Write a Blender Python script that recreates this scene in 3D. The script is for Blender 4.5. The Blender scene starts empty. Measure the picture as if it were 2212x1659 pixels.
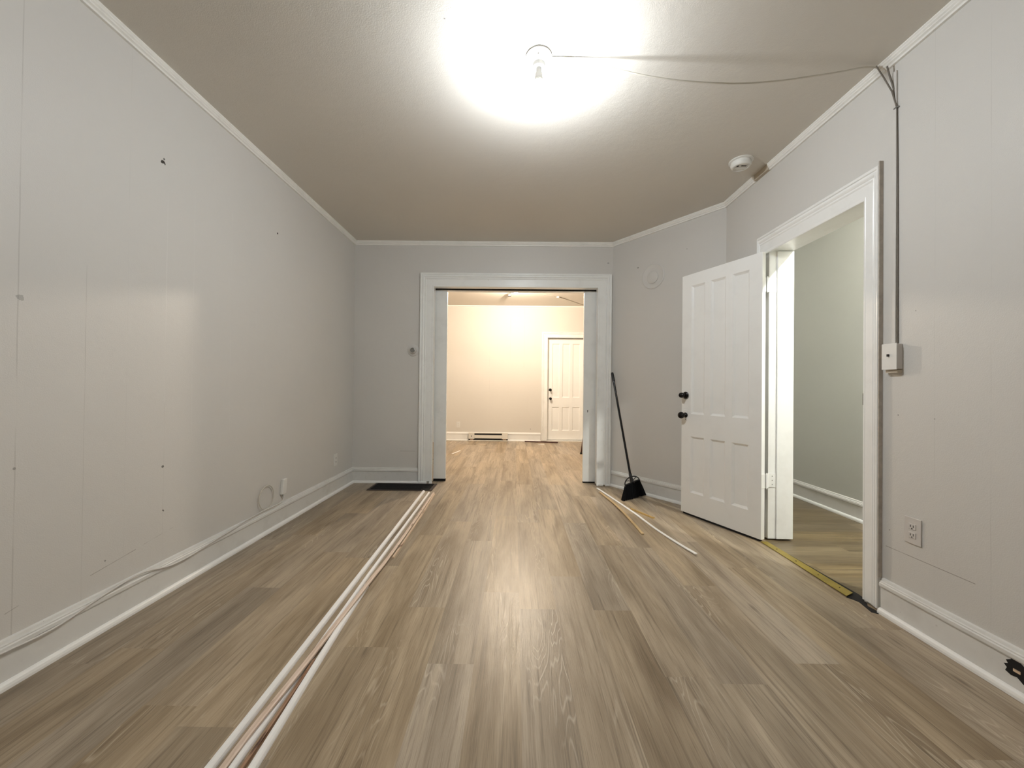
import bpy, math, random
from mathutils import Vector, Matrix
random.seed(7)
SC = bpy.context.scene
COL = SC.collection

# ------------------------------------------------------------------ camera
cam_d = bpy.data.cameras.new('camera'); cam = bpy.data.objects.new('camera', cam_d); COL.objects.link(cam)
cam_d.sensor_fit = 'HORIZONTAL'; cam_d.sensor_width = 36.0
cam_d.lens = 831.0 / 2212 * 36.0
cam_d.clip_start = 0.02; cam_d.clip_end = 60
r = Vector((0.99992, 0.00747, 0.01055)); u = Vector((-0.0105, -0.00751, 0.99992)); w = Vector((-0.00755, 0.99994, 0.00743))
M = Matrix((( r.x, u.x, -w.x, 0), (r.y, u.y, -w.y, 0), (r.z, u.z, -w.z, 1.10), (0, 0, 0, 1)))
cam.matrix_world = M
SC.camera = cam

# ------------------------------------------------------------------ world, exposure
wd = bpy.data.worlds.new('night'); SC.world = wd; wd.use_nodes = True
wd.node_tree.nodes['Background'].inputs[0].default_value = (0.5, 0.55, 0.6, 1)
wd.node_tree.nodes['Background'].inputs[1].default_value = 0.02
SC.view_settings.view_transform = 'Standard'; SC.view_settings.look = 'None'
SC.view_settings.gamma = 1.0; SC.view_settings.use_curve_mapping = False
SC.view_settings.exposure = 0.12
SC.cycles.use_denoising = True
SC.cycles.max_bounces = 10; SC.cycles.diffuse_bounces = 7; SC.cycles.glossy_bounces = 4
SC.cycles.sample_clamp_indirect = 8.0
MAIN_E = 1950.0; BACK_E = 4400.0; HALL_E = 4800.0      # bulb surface strengths
MAIN_C = (0.94, 0.985, 1.02); BACK_C = (1.0, 0.85, 0.68); HALL_C = (0.99, 1.0, 0.95)

# ------------------------------------------------------------------ room numbers (metres)
XL, XR, YF, H = -1.832, 1.840, 4.351, 2.738
XD, YD = 1.095, 3.376            # diagonal wall: (XD, YF) to (XR, YD)
YN = -0.55                       # wall behind the camera
YB0, YB = 4.60, 7.829            # back room
BXL, BXR, HB = -2.25, 2.35, 2.752
HX0, HX1 = 2.03, 2.91            # hallway beyond right door

# ------------------------------------------------------------------ node helpers
def new_mat(name):
    m = bpy.data.materials.new(name); m.use_nodes = True
    nt = m.node_tree; b = nt.nodes['Principled BSDF']
    return m, nt, b
def N(nt, kind, **kw):
    n = nt.nodes.new(kind)
    for k, v in kw.items(): setattr(n, k, v)
    return n
def setin(nt, sock, v):
    if isinstance(v, bpy.types.NodeSocket): nt.links.new(v, sock)
    elif isinstance(v, (tuple, list)) and len(v) == 3 and sock.type == 'RGBA': sock.default_value = (*v, 1)
    else: sock.default_value = v
def math_(nt, op, a, b=0.0, c=0.0):
    n = N(nt, 'ShaderNodeMath', operation=op)
    setin(nt, n.inputs[0], a); setin(nt, n.inputs[1], b); setin(nt, n.inputs[2], c)
    return n.outputs[0]
def mix(nt, f, a, b, mode='MIX'):
    n = N(nt, 'ShaderNodeMix', data_type='RGBA', blend_type=mode)
    setin(nt, n.inputs[0], f); setin(nt, n.inputs[6], a); setin(nt, n.inputs[7], b)
    return n.outputs[2]
def noise(nt, vec, scale, detail=2.0, rough=0.5, dist=0.0):
    n = N(nt, 'ShaderNodeTexNoise')
    if vec is not None: nt.links.new(vec, n.inputs['Vector'])
    n.inputs['Scale'].default_value = scale; n.inputs['Detail'].default_value = detail
    n.inputs['Roughness'].default_value = rough; n.inputs['Distortion'].default_value = dist
    return n.outputs['Fac']
def ramp(nt, f, lo, hi):
    n = N(nt, 'ShaderNodeMapRange'); n.clamp = True
    setin(nt, n.inputs[0], f); n.inputs[1].default_value = lo; n.inputs[2].default_value = hi
    return n.outputs[0]
def scalev(nt, vec, s):
    n = N(nt, 'ShaderNodeMapping'); nt.links.new(vec, n.inputs[0]); n.inputs['Scale'].default_value = s
    return n.outputs[0]
def objco(nt): return N(nt, 'ShaderNodeTexCoord').outputs['Object']
def bump(nt, b, h, strength, dist):
    n = N(nt, 'ShaderNodeBump'); n.inputs['Strength'].default_value = strength; n.inputs['Distance'].default_value = dist
    nt.links.new(h, n.inputs['Height']); nt.links.new(n.outputs[0], b.inputs['Normal'])

def wall_mat(name, base, rough=0.45, axis='Y', seams=(), spots=(), lines=(), tex=0.35):
    """painted panelling: faint vertical seams, nail holes, scuffs; all fixed to the wall"""
    m, nt, b = new_mat(name)
    co = objco(nt)
    mott = noise(nt, co, 1.3, 3)
    col = mix(nt, mott, tuple(c * 0.955 for c in base), tuple(min(1, c * 1.045) for c in base))
    sx = N(nt, 'ShaderNodeSeparateXYZ'); nt.links.new(co, sx.inputs[0])
    ax = sx.outputs[axis]; z = sx.outputs['Z']
    wob = math_(nt, 'MULTIPLY', math_(nt, 'SUBTRACT', noise(nt, co, 3.0, 2), 0.5), 0.006)
    axw = math_(nt, 'ADD', ax, wob)
    groove = None
    for (p, wdt, dark, z0, z1) in seams:
        g = math_(nt, 'COMPARE', axw, p, wdt)
        if z0 is not None:
            g = math_(nt, 'MULTIPLY', g, math_(nt, 'COMPARE', z, (z0 + z1) / 2, (z1 - z0) / 2))
        brk = ramp(nt, noise(nt, scalev(nt, co, (3, 3, 1.4)), 2.5, 3), 0.38, 0.62)
        f = math_(nt, 'MULTIPLY', math_(nt, 'MULTIPLY', g, brk), abs(dark))
        tgt = (0.16, 0.14, 0.12) if dark > 0 else (0.85, 0.85, 0.82)
        col = mix(nt, f, col, tgt)
        groove = g if groove is None else math_(nt, 'MAXIMUM', groove, g)
    for (pt, rad, dark) in spots:
        wv = N(nt, 'ShaderNodeVectorMath', operation='ADD')
        nz = N(nt, 'ShaderNodeTexNoise'); nt.links.new(co, nz.inputs['Vector']); nz.inputs['Scale'].default_value = 70
        sc = N(nt, 'ShaderNodeVectorMath', operation='SCALE'); nt.links.new(nz.outputs['Color'], sc.inputs[0]); sc.inputs['Scale'].default_value = rad * 2.2
        nt.links.new(co, wv.inputs[0]); nt.links.new(sc.outputs[0], wv.inputs[1])
        d = N(nt, 'ShaderNodeVectorMath', operation='DISTANCE'); nt.links.new(wv.outputs[0], d.inputs[0])
        d.inputs[1].default_value = tuple(c + rad * 1.1 for c in pt)
        f = math_(nt, 'LESS_THAN', d.outputs['Value'], rad)
        col = mix(nt, math_(nt, 'MULTIPLY', f, dark), col, (0.035, 0.03, 0.025))
    for (a0, z0, a1, z1, th, dark) in lines:      # thin scuff from (a0,z0) to (a1,z1)
        t = math_(nt, 'DIVIDE', math_(nt, 'SUBTRACT', ax, a0), a1 - a0)
        zl = math_(nt, 'ADD', math_(nt, 'MULTIPLY', t, z1 - z0), z0)
        f = math_(nt, 'COMPARE', z, zl, th)
        f = math_(nt, 'MULTIPLY', f, math_(nt, 'COMPARE', t, 0.5, 0.5))
        brk = ramp(nt, noise(nt, co, 9, 2), 0.35, 0.55)
        col = mix(nt, math_(nt, 'MULTIPLY', math_(nt, 'MULTIPLY', f, brk), dark), col, (0.15, 0.12, 0.10))
    nt.links.new(col, b.inputs['Base Color'])
    b.inputs['Roughness'].default_value = rough
    h = noise(nt, co, 220, 2)
    h2 = noise(nt, co, 14, 2)
    hh = math_(nt, 'ADD', h, math_(nt, 'MULTIPLY', h2, 2.0))
    if groove is not None: hh = math_(nt, 'SUBTRACT', hh, math_(nt, 'MULTIPLY', groove, 1.2))
    bump(nt, b, hh, tex, 0.0015)
    return m

def paint(name, base, rough=0.35, dirt=0.25, dirtcol=(0.25, 0.22, 0.18), scale=6.0, chip=0.0, spec=0.5, tex=0.25):
    m, nt, b = new_mat(name)
    co = objco(nt)
    n1 = noise(nt, co, scale, 4, 0.6)
    col = mix(nt, math_(nt, 'MULTIPLY', ramp(nt, n1, 0.5, 0.8), dirt), base, tuple(0.5 * c + 0.5 * d for c, d in zip(base, dirtcol)))
    if chip:
        n2 = noise(nt, co, 38, 3, 0.7)
        col = mix(nt, math_(nt, 'MULTIPLY', ramp(nt, n2, 0.70, 0.73), chip), col, dirtcol)
    nt.links.new(col, b.inputs['Base Color'])
    b.inputs['Roughness'].default_value = rough
    b.inputs['Specular IOR Level'].default_value = spec
    bump(nt, b, noise(nt, co, 45, 3), tex, 0.001)
    return m

def plain(name, base, rough=0.5, metal=0.0, var=0.1, scale=30.0, stretch=(1, 1, 1)):
    m, nt, b = new_mat(name)
    co = scalev(nt, objco(nt), stretch)
    n1 = noise(nt, co, scale, 3)
    col = mix(nt, n1, tuple(c * (1 - var) for c in base), tuple(min(1, c * (1 + var)) for c in base))
    nt.links.new(col, b.inputs['Base Color'])
    b.inputs['Roughness'].default_value = rough; b.inputs['Metallic'].default_value = metal
    return m

def emit(name, colr, strength):
    m, nt, b = new_mat(name)
    b.inputs['Base Color'].default_value = (1, 1, 1, 1)
    b.inputs['Emission Color'].default_value = (*colr, 1)
    b.inputs['Emission Strength'].default_value = strength
    return m

def plank_mat(name, tint=(1, 1, 1)):
    """oak-look vinyl planks; UV = metres across / along, 'plank' attribute = per-plank random"""
    m, nt, b = new_mat(name)
    uv = N(nt, 'ShaderNodeUVMap').outputs[0]
    at = N(nt, 'ShaderNodeAttribute'); at.attribute_name = 'plank'
    sep = N(nt, 'ShaderNodeSeparateColor'); nt.links.new(at.outputs['Color'], sep.inputs[0])
    r1, r2, r3 = sep.outputs
    s = N(nt, 'ShaderNodeSeparateXYZ'); nt.links.new(uv, s.inputs[0])
    def vec(su, sv, off):
        c = N(nt, 'ShaderNodeCombineXYZ')
        nt.links.new(math_(nt, 'MULTIPLY', s.outputs[0], su), c.inputs[0])
        nt.links.new(math_(nt, 'MULTIPLY', s.outputs[1], sv), c.inputs[1])
        nt.links.new(math_(nt, 'MULTIPLY', r1, off), c.inputs[2])
        return c.outputs[0]
    broad = noise(nt, vec(9, 1.1, 37.0), 1.0, 3, 0.55, 0.6)         # tonal patches along the board
    streak = noise(nt, vec(60, 1.6, 91.0), 1.0, 4, 0.65, 0.3)       # long streaks
    fine = noise(nt, vec(420, 9.0, 53.0), 1.0, 3, 0.6)              # pores
    ringf = noise(nt, vec(9.5, 0.95, 71.0), 1.0, 2.0, 0.45, 0.35)   # contours of this make cathedrals
    fr = math_(nt, 'FRACT', math_(nt, 'MULTIPLY', ringf, 24.0))
    line = ramp(nt, math_(nt, 'ABSOLUTE', math_(nt, 'SUBTRACT', fr, 0.5)), 0.34, 0.48)
    mask = ramp(nt, noise(nt, vec(6, 0.9, 17.0), 1.0, 2, 0.5), 0.55, 0.68)
    rings = math_(nt, 'MULTIPLY', line, mask)
    A = (0.200 * tint[0], 0.148 * tint[1], 0.092 * tint[2]); B = (0.455 * tint[0], 0.368 * tint[1], 0.262 * tint[2]); D = (0.095 * tint[0], 0.066 * tint[1], 0.037 * tint[2])
    col = mix(nt, ramp(nt, broad, 0.28, 0.72), A, B)
    col = mix(nt, math_(nt, 'MULTIPLY', ramp(nt, streak, 0.52, 0.72), 0.70), col, D)
    col = mix(nt, math_(nt, 'MULTIPLY', ramp(nt, streak, 0.42, 0.22), 0.0), col, B)
    col = mix(nt, math_(nt, 'MULTIPLY', rings, 0.42), col, (0.64 * tint[0], 0.55 * tint[1], 0.43 * tint[2]))
    col = mix(nt, math_(nt, 'MULTIPLY', ramp(nt, fine, 0.52, 0.72), 0.42), col, D)
    col = mix(nt, math_(nt, 'MULTIPLY', ramp(nt, fine, 0.44, 0.30), 0.25), col, (0.47 * tint[0], 0.40 * tint[1], 0.30 * tint[2]))
    # knots
    v = N(nt, 'ShaderNodeTexVoronoi'); nt.links.new(vec(5.4, 1.6, 19.0), v.inputs['Vector']); v.inputs['Scale'].default_value = 1.0
    kn = ramp(nt, v.outputs['Distance'], 0.085, 0.02)
    col = mix(nt, math_(nt, 'MULTIPLY', kn, 0.55), col, (0.10 * tint[0], 0.072 * tint[1], 0.045 * tint[2]))
    # per-plank tone
    hs = N(nt, 'ShaderNodeHueSaturation'); nt.links.new(col, hs.inputs['Color'])
    nt.links.new(math_(nt, 'ADD', math_(nt, 'MULTIPLY', r2, 0.22), 0.89), hs.inputs['Value'])
    nt.links.new(math_(nt, 'ADD', math_(nt, 'MULTIPLY', r3, 0.26), 0.87), hs.inputs['Saturation'])
    nt.links.new(hs.outputs[0], b.inputs['Base Color'])
    rg = math_(nt, 'ADD', math_(nt, 'MULTIPLY', fine, 0.14), 0.29)
    nt.links.new(rg, b.inputs['Roughness'])
    hh = math_(nt, 'ADD', math_(nt, 'MULTIPLY', fine, 1.0), math_(nt, 'MULTIPLY', rings, 0.6))
    bump(nt, b, hh, 0.45, 0.0008)
    return m

def wood(name, A, B, dark=None, rough=0.6):
    m, nt, b = new_mat(name)
    co = objco(nt)
    g = noise(nt, scalev(nt, co, (160, 6, 160)), 1.0, 3)
    col = mix(nt, ramp(nt, g, 0.3, 0.7), A, B)
    if dark:
        f = ramp(nt, noise(nt, scalev(nt, co, (60, 9, 60)), 1.0, 3), 0.62, 0.70)
        col = mix(nt, math_(nt, 'MULTIPLY', f, 0.85), col, dark)
    nt.links.new(col, b.inputs['Base Color']); b.inputs['Roughness'].default_value = rough
    bump(nt, b, g, 0.3, 0.001)
    return m

# ------------------------------------------------------------------ mesh builder
class MB:
    def __init__(s): s.v = []; s.f = []; s.mi = []
    def add(s, vs, fs, mi=0):
        o = len(s.v); s.v += [tuple(p) for p in vs]
        for f in fs: s.f.append(tuple(i + o for i in f)); s.mi.append(mi)
        return s
    def box(s, x0, x1, y0, y1, z0, z1, mi=0):
        return s.add([(x0, y0, z0), (x1, y0, z0), (x1, y1, z0), (x0, y1, z0), (x0, y0, z1), (x1, y0, z1), (x1, y1, z1), (x0, y1, z1)],
                     [(0, 3, 2, 1), (4, 5, 6, 7), (0, 1, 5, 4), (1, 2, 6, 5), (2, 3, 7, 6), (3, 0, 4, 7)], mi)
    def obox(s, O, U, V, W, u0, u1, v0, v1, w0, w1, mi=0):
        O, U, V, W = map(Vector, (O, U, V, W)); vs = []
        for ww in (w0, w1):
            for (a, bb) in ((u0, v0), (u1, v0), (u1, v1), (u0, v1)): vs.append(O + U * a + V * bb + W * ww)
        fs = [(0, 3, 2, 1), (4, 5, 6, 7), (0, 1, 5, 4), (1, 2, 6, 5), (2, 3, 7, 6), (3, 0, 4, 7)]
        if U.cross(V).dot(W) < 0: fs = [tuple(reversed(f)) for f in fs]
        return s.add(vs, fs, mi)
    def prism(s, poly, z0, z1, mi=0):
        n = len(poly); vs = [(x, y, z0) for x, y in poly] + [(x, y, z1) for x, y in poly]
        fs = [tuple(reversed(range(n))), tuple(range(n, 2 * n))] + [(i, (i + 1) % n, (i + 1) % n + n, i + n) for i in range(n)]
        return s.add(vs, fs, mi)
    def sweep(s, prof, path, nrm, mi=0, closed=False):
        """profile (a sideways = nrm x t, b along nrm) swept along a path that lies in the plane of nrm, mitred"""
        n = Vector(nrm).normalized(); P = [Vector(p) for p in path]; k = len(P); m = len(prof); vs = []
        for i in range(k):
            t1 = (P[i] - P[i - 1]) if i > 0 else (P[1] - P[0]); t2 = (P[i + 1] - P[i]) if i < k - 1 else (P[-1] - P[-2])
            s1 = n.cross(t1.normalized()).normalized(); s2 = n.cross(t2.normalized()).normalized()
            sd = (s1 + s2) / max(0.15, 1 + s1.dot(s2))
            for (a, bb) in prof: vs.append(P[i] + sd * a + n * bb)
        fs = []
        for i in range(k - 1):
            for j in range(m):
                j2 = (j + 1) % m
                fs.append((i * m + j, i * m + j2, (i + 1) * m + j2, (i + 1) * m + j))
        fs.append(tuple(reversed(range(m)))); fs.append(tuple(range((k - 1) * m, k * m)))
        return s.add(vs, fs, mi)
    def tube(s, path, rad, seg=8, mi=0, flat=1.0):
        P = [Vector(p) for p in path]; k = len(P); vs = []; up0 = None
        for i in range(k):
            t = (P[min(i + 1, k - 1)] - P[max(i - 1, 0)]).normalized()
            if up0 is None:
                up0 = Vector((0, 0, 1)) if abs(t.z) < 0.9 else Vector((1, 0, 0))
            a = t.cross(up0).normalized(); bb = a.cross(t).normalized(); up0 = bb
            rr = rad[i] if isinstance(rad, (list, tuple)) else rad
            for j in range(seg):
                q = 2 * math.pi * j / seg
                vs.append(P[i] + a * math.cos(q) * rr + bb * math.sin(q) * rr * flat)
        fs = [(i * seg + j, i * seg + (j + 1) % seg, (i + 1) * seg + (j + 1) % seg, (i + 1) * seg + j) for i in range(k - 1) for j in range(seg)]
        fs.append(tuple(reversed(range(seg)))); fs.append(tuple(range((k - 1) * seg, k * seg)))
        return s.add(vs, fs, mi)
    def lathe(s, prof, O, ax, seg=32, mi=0):
        """prof: (radius, distance along ax)"""
        O = Vector(O); ax = Vector(ax).normalized()
        a = ax.cross(Vector((0, 0, 1)) if abs(ax.z) < 0.9 else Vector((1, 0, 0))).normalized(); bb = ax.cross(a)
        vs = []; m = len(prof)
        for (rr, d) in prof:
            for j in range(seg):
                q = 2 * math.pi * j / seg
                vs.append(O + ax * d + (a * math.cos(q) + bb * math.sin(q)) * max(rr, 1e-5))
        fs = [(i * seg + j, i * seg + (j + 1) % seg, (i + 1) * seg + (j + 1) % seg, (i + 1) * seg + j) for i in range(m - 1) for j in range(seg)]
        fs.append(tuple(reversed(range(seg)))); fs.append(tuple(range((m - 1) * seg, m * seg)))
        return s.add(vs, fs, mi)
    def build(s, name, mats, parent=None, smooth=False, bevel=0.0, bseg=2):
        me = bpy.data.meshes.new(name); me.from_pydata(s.v, [], s.f)
        if not isinstance(mats, (list, tuple)): mats = [mats]
        for m in mats: me.materials.append(m)
        for p, i in zip(me.polygons, s.mi): p.material_index = i
        me.update()
        import bmesh
        bm = bmesh.new(); bm.from_mesh(me); bmesh.ops.recalc_face_normals(bm, faces=bm.faces); bm.to_mesh(me); bm.free()
        o = bpy.data.objects.new(name, me); COL.objects.link(o)
        if smooth:
            for p in me.polygons: p.use_smooth = True
            try: me.set_sharp_from_angle(angle=math.radians(40))
            except Exception: pass
        if bevel:
            md = o.modifiers.new('bevel', 'BEVEL'); md.width = bevel; md.segments = bseg; md.limit_method = 'ANGLE'; md.angle_limit = math.radians(40)
        if parent is not None:
            o.parent = parent; o.matrix_parent_inverse = Matrix.Translation(-parent.location)
        return o

def empty(name, loc):
    o = bpy.data.objects.new(name, None); COL.objects.link(o); o.location = loc; o.empty_display_size = 0.05
    return o
def tag(o, label=None, cat=None, group=None, kind=None):
    if label: o['label'] = label
    if cat: o['category'] = cat
    if group: o['group'] = group
    if kind: o['kind'] = kind
    return o
def structure(o, label, cat): return tag(o, label, cat, kind='structure')

# ------------------------------------------------------------------ materials
WALLC = (0.62, 0.605, 0.575)
M_wall_left = wall_mat('grey_wall_paint_left', WALLC, 0.42, 'Y',
    seams=[(1.40, .0020, .22, None, None), (1.625, .0015, .22, .0, 1.6), (1.80, .001, .10, None, None), (2.00, .0018, -.25, 1.0, 2.1), (2.0, .0012, .16, .2, 1.0), (2.17, .0012, -.18, .8, 2.2),
           (2.46, .0013, -.16, .8, 2.2), (2.70, .001, -.1, 1.2, 2.2), (3.02, .001, -.1, 1.2, 2.2)],
    spots=[((XL, 1.967, 2.243), .011, 1.0), ((XL, 1.975, 2.262), .006, .8), ((XL, 2.93, 2.259), .008, 1.0), ((XL, 1.997, .667), .007, .8), ((XL, 2.002, .434), .006, .8),
           ((XL, 1.405, 1.41), .011, .35), ((XL, 1.40, .78), .005, .5), ((XL, 1.72, .30), .004, .6)],
    lines=[(1.66, .262, 1.86, .292, .0016, .5), (1.90, .30, 2.06, .325, .0014, .45), (1.38, .26, 1.42, .27, .0016, .5)])
M_wall_right = wall_mat('grey_wall_paint_right', WALLC, 0.45, 'Y',
    seams=[(1.50, .0012, .15, None, None), (1.70, .001, .12, None, None), (2.36, .001, .10, None, None), (2.2, .001, -.1, None, None)],
    spots=[((XR, 1.86, .985), .003, .7), ((XR, 1.70, .98), .003, .5), ((XR, 1.78, 1.47), .003, .5), ((XR, 1.90, .42), .003, .6)],
    lines=[(1.92, .335, 1.55, .335, .0016, .6)])
M_wall_far = wall_mat('grey_wall_paint_far', WALLC, 0.45, 'X',
    seams=[(-.25, .0012, .10, 2.36, 2.8), (.18, .0012, .10, 2.36, 2.8), (.30, .0012, .08, 2.36, 2.8)],
    spots=[((1.045, YF, 2.51), .010, .35)], lines=[(-1.29, .36, -1.12, .36, .002, .5)])
M_wall_diag = wall_mat('grey_wall_paint_diagonal', WALLC, 0.45, 'Y',
    spots=[((1.295, 4.089, 2.38), .007, .9), ((1.62, 3.66, 2.43), .005, .6)], lines=[])
M_wall_back = wall_mat('warm_lit_grey_paint', (0.64, 0.61, 0.56), 0.6, 'X',  # grey wall paint with the lamp's warm tint put into the colour
    seams=[(-.52, .002, .16, None, None), (-.36, .002, .12, 1.8, 2.7), (-.1, .0025, .25, 1.5, 2.8), (.18, .0025, .25, 1.5, 2.8), (.40, .002, .12, 1.7, 2.8), (.86, .002, .12, 2.2, 2.8)],
    spots=[((.33, YB, .245), .008, .7)])
M_wall_hall = wall_mat('greenish_hall_paint', (0.52, 0.525, 0.485), 0.35, 'Y', tex=0.2)
M_ceil = wall_mat('beige_ceiling_paint', (0.68, 0.65, 0.595), 0.7, 'X', seams=[], spots=[((-.33, 1.70, H), .004, .6)], tex=0.5)
M_ceil_back = wall_mat('cream_ceiling_paint', (0.68, 0.63, 0.56), 0.6, 'X', tex=0.3)
M_trim = paint('white_trim_gloss', (0.85, 0.85, 0.83), 0.30, 0.25)
M_trim_old = paint('old_white_casing_gloss', (0.83, 0.84, 0.82), 0.28, 0.25, chip=0.25)
M_base = paint('dull_white_baseboard', (0.70, 0.695, 0.67), 0.42, 0.45, chip=0.35)
M_shoe = paint('bright_white_shoe_moulding', (0.86, 0.86, 0.84), 0.35, 0.15)
M_crown = paint('cream_crown_paint', (0.82, 0.81, 0.77), 0.40, 0.3)
M_patch = plain('bare_beige_crown_patch', (0.50, 0.44, 0.35), 0.7)
M_bare = plain('bare_grey_wood_edge', (0.46, 0.42, 0.37), 0.8, var=0.3, scale=40)
M_door = paint('white_door_paint', (0.87, 0.87, 0.85), 0.32, 0.12, chip=0.0)
M_black = plain('black_plastic', (0.005, 0.005, 0.006), 0.45)
M_brist = plain('black_bristles', (0.003, 0.003, 0.0035), 0.9)
M_brist.node_tree.nodes['Principled BSDF'].inputs['Specular IOR Level'].default_value = 0.1
M_knob = plain('black_bronze', (0.010, 0.008, 0.008), 0.22, 0.6)
M_cavity = plain('black_shade_and_grille', (0.004, 0.0035, 0.003), 0.9)  # near-black colour for shaded cavities and the register grille
M_dark = plain('dark_void', (0.006, 0.005, 0.005), 0.9)
M_outlet = plain('white_plate_plastic', (0.74, 0.73, 0.70), 0.35, var=0.03)
M_outlet_p = plain('painted_over_plate', (0.60, 0.57, 0.54), 0.4, var=0.03)
M_slot = plain('outlet_slot_dark', (0.03, 0.028, 0.025), 0.6)
M_plank = plank_mat('oak_vinyl_planks')
M_plank_h = plank_mat('hall_vinyl_planks', (0.50, 0.47, 0.38))
M_mwhite = paint('white_moulding_paint', (0.84, 0.83, 0.81), 0.4, 0.1)
M_mtan = wood('raw_pine_back', (0.72, 0.57, 0.42), (0.60, 0.45, 0.31), (0.16, 0.09, 0.05))
M_mpink = wood('pinkish_raw_pine_back', (0.78, 0.63, 0.52), (0.62, 0.48, 0.37), (0.22, 0.12, 0.07))
M_mbrown = wood('brown_stained_wood', (0.22, 0.10, 0.05), (0.42, 0.27, 0.17), (0.03, 0.012, 0.006))
M_mgold = wood('golden_lath', (0.58, 0.42, 0.22), (0.46, 0.32, 0.16))
M_gold = wood('yellow_pine_scrap', (0.55, 0.36, 0.12), (0.42, 0.26, 0.08), (0.10, 0.05, 0.02))
M_brass = plain('worn_brass', (0.36, 0.27, 0.05), 0.38, 0.55, var=0.25, scale=14)
M_porc = plain('glazed_porcelain', (0.80, 0.80, 0.77), 0.15, var=0.02)
M_det = plain('smoke_detector_plastic', (0.72, 0.71, 0.67), 0.4, var=0.02)
M_cable = plain('off_white_cable', (0.58, 0.55, 0.48), 0.5, var=0.05)
M_cable_d = plain('painted_dark_cable', (0.16, 0.14, 0.115), 0.6)
M_cable_w = plain('painted_white_cable', (0.62, 0.60, 0.57), 0.45, var=0.05)
M_metal = plain('brushed_grey_metal', (0.30, 0.30, 0.28), 0.35, 0.8)
M_handle = plain('black_painted_steel', (0.012, 0.012, 0.013), 0.18, 0.3)
M_redwood = wood('dark_red_brown_wood', (0.07, 0.018, 0.010), (0.035, 0.010, 0.006))
M_heater = plain('cream_heater_enamel', (0.72, 0.69, 0.63), 0.35, var=0.03)
E_main = emit('cool_white_bulb', MAIN_C, MAIN_E)
E_back = emit('warm_bulb', BACK_C, BACK_E)
E_hall = emit('hall_bulb', HALL_C, HALL_E)

# ------------------------------------------------------------------ floors (plank meshes)
def floor_planks(name, x0, x1, y0, y1, along, width, length, anchor, joints, mat, z=0.0, under=0.05):
    """each board a face with its own UV and random colour; one mesh; slab below"""
    rnd = random.Random(11)
    vs, fs, uvs, cols = [], [], [], []
    a0, a1, l0, l1 = (x0, x1, y0, y1) if along == 'Y' else (y0, y1, x0, x1)
    k0 = math.floor((a0 - anchor) / width); k1 = math.ceil((a1 - anchor) / width)
    for k in range(k0, k1):
        s0 = max(a0, anchor + k * width); s1 = min(a1, anchor + (k + 1) * width)
        if s1 - s0 < 1e-4: continue
        j = joints.get(k, rnd.uniform(0, length))
        t = j - math.ceil((j - l0) / length) * length
        while t < l1:
            p0 = max(l0, t); p1 = min(l1, t + length)
            if p1 - p0 > 1e-4:
                o = len(vs)
                q = [(s0, p0), (s1, p0), (s1, p1), (s0, p1)]
                for (a, l) in q: vs.append((a, l, z) if along == 'Y' else (l, a, z))
                fs.append((o, o + 1, o + 2, o + 3) if along == 'Y' else (o + 3, o + 2, o + 1, o))
                ou, ov = rnd.uniform(0, 50), rnd.uniform(0, 50)
                uq = [(a + ou, l + ov) for (a, l) in q]
                uvs.append(uq if along == 'Y' else uq[::-1])
                c = (rnd.random(), rnd.random(), rnd.random(), 1); cols.append(c)
            t += length
    nb = len(fs)
    o = len(vs); g = 0.0
    vs += [(x0, y0, z - under), (x1, y0, z - under), (x1, y1, z - under), (x0, y1, z - under), (x0, y0, z), (x1, y0, z), (x1, y1, z), (x0, y1, z)]
    for f in [(0, 3, 2, 1), (0, 1, 5, 4), (1, 2, 6, 5), (2, 3, 7, 6), (3, 0, 4, 7)]: fs.append(tuple(i + o for i in f))
    me = bpy.data.meshes.new(name); me.from_pydata(vs, [], fs); me.materials.append(mat)
    ul = me.uv_layers.new(name='UVMap'); ca = me.color_attributes.new('plank', 'FLOAT_COLOR', 'CORNER')
    ul = me.uv_layers['UVMap']; ca = me.color_attributes['plank']
    for pi, p in enumerate(me.polygons):
        for c, l in enumerate(p.loop_indices):
            if pi < nb: ul.data[l].uv = uvs[pi][c]; ca.data[l].color = cols[pi]
            else: ca.data[l].color = (.5, .5, .5, 1)
    me.update()
    ob = bpy.data.objects.new(name, me); COL.objects.link(ob)
    return ob
WPL = 0.184
jo = {-1: 2.066, 0: 1.915, 1: 2.25, 2: 1.914, -3: 1.917, 3: 2.70, -2: 2.75, -4: 1.62, -5: 2.35, 4: 1.45}
# main floor stops around the register opening (register at x -1.545..-.86, y 4.02..4.345)
fl = floor_planks('floor', XL - .05, XR - .005, YN - .1, YB + .15, 'Y', WPL, 1.22, 0.033, jo, M_plank)
structure(fl, 'grey-brown oak look plank floor running from the near room into the far room', 'floor')
fh = floor_planks('floor.001', XR - .005, HX1 + .1, -.3, YF, 'X', WPL, 1.22, 2.1, {}, M_plank_h)
structure(fh, 'olive brown plank floor of the hallway beyond the open door', 'floor')
for xa, xb in ((BXL - .1, XL - .05), (XR - .005, BXR + .1)):
    f2 = floor_planks('floor.002' if xa < 0 else 'floor.003', xa, xb, YF + .0005, YB + .15, 'Y', WPL, 1.22, 0.033, {}, M_plank)
    structure(f2, 'plank floor at the %s edge of the far room' % ('left' if xa < 0 else 'right'), 'floor')

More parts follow.
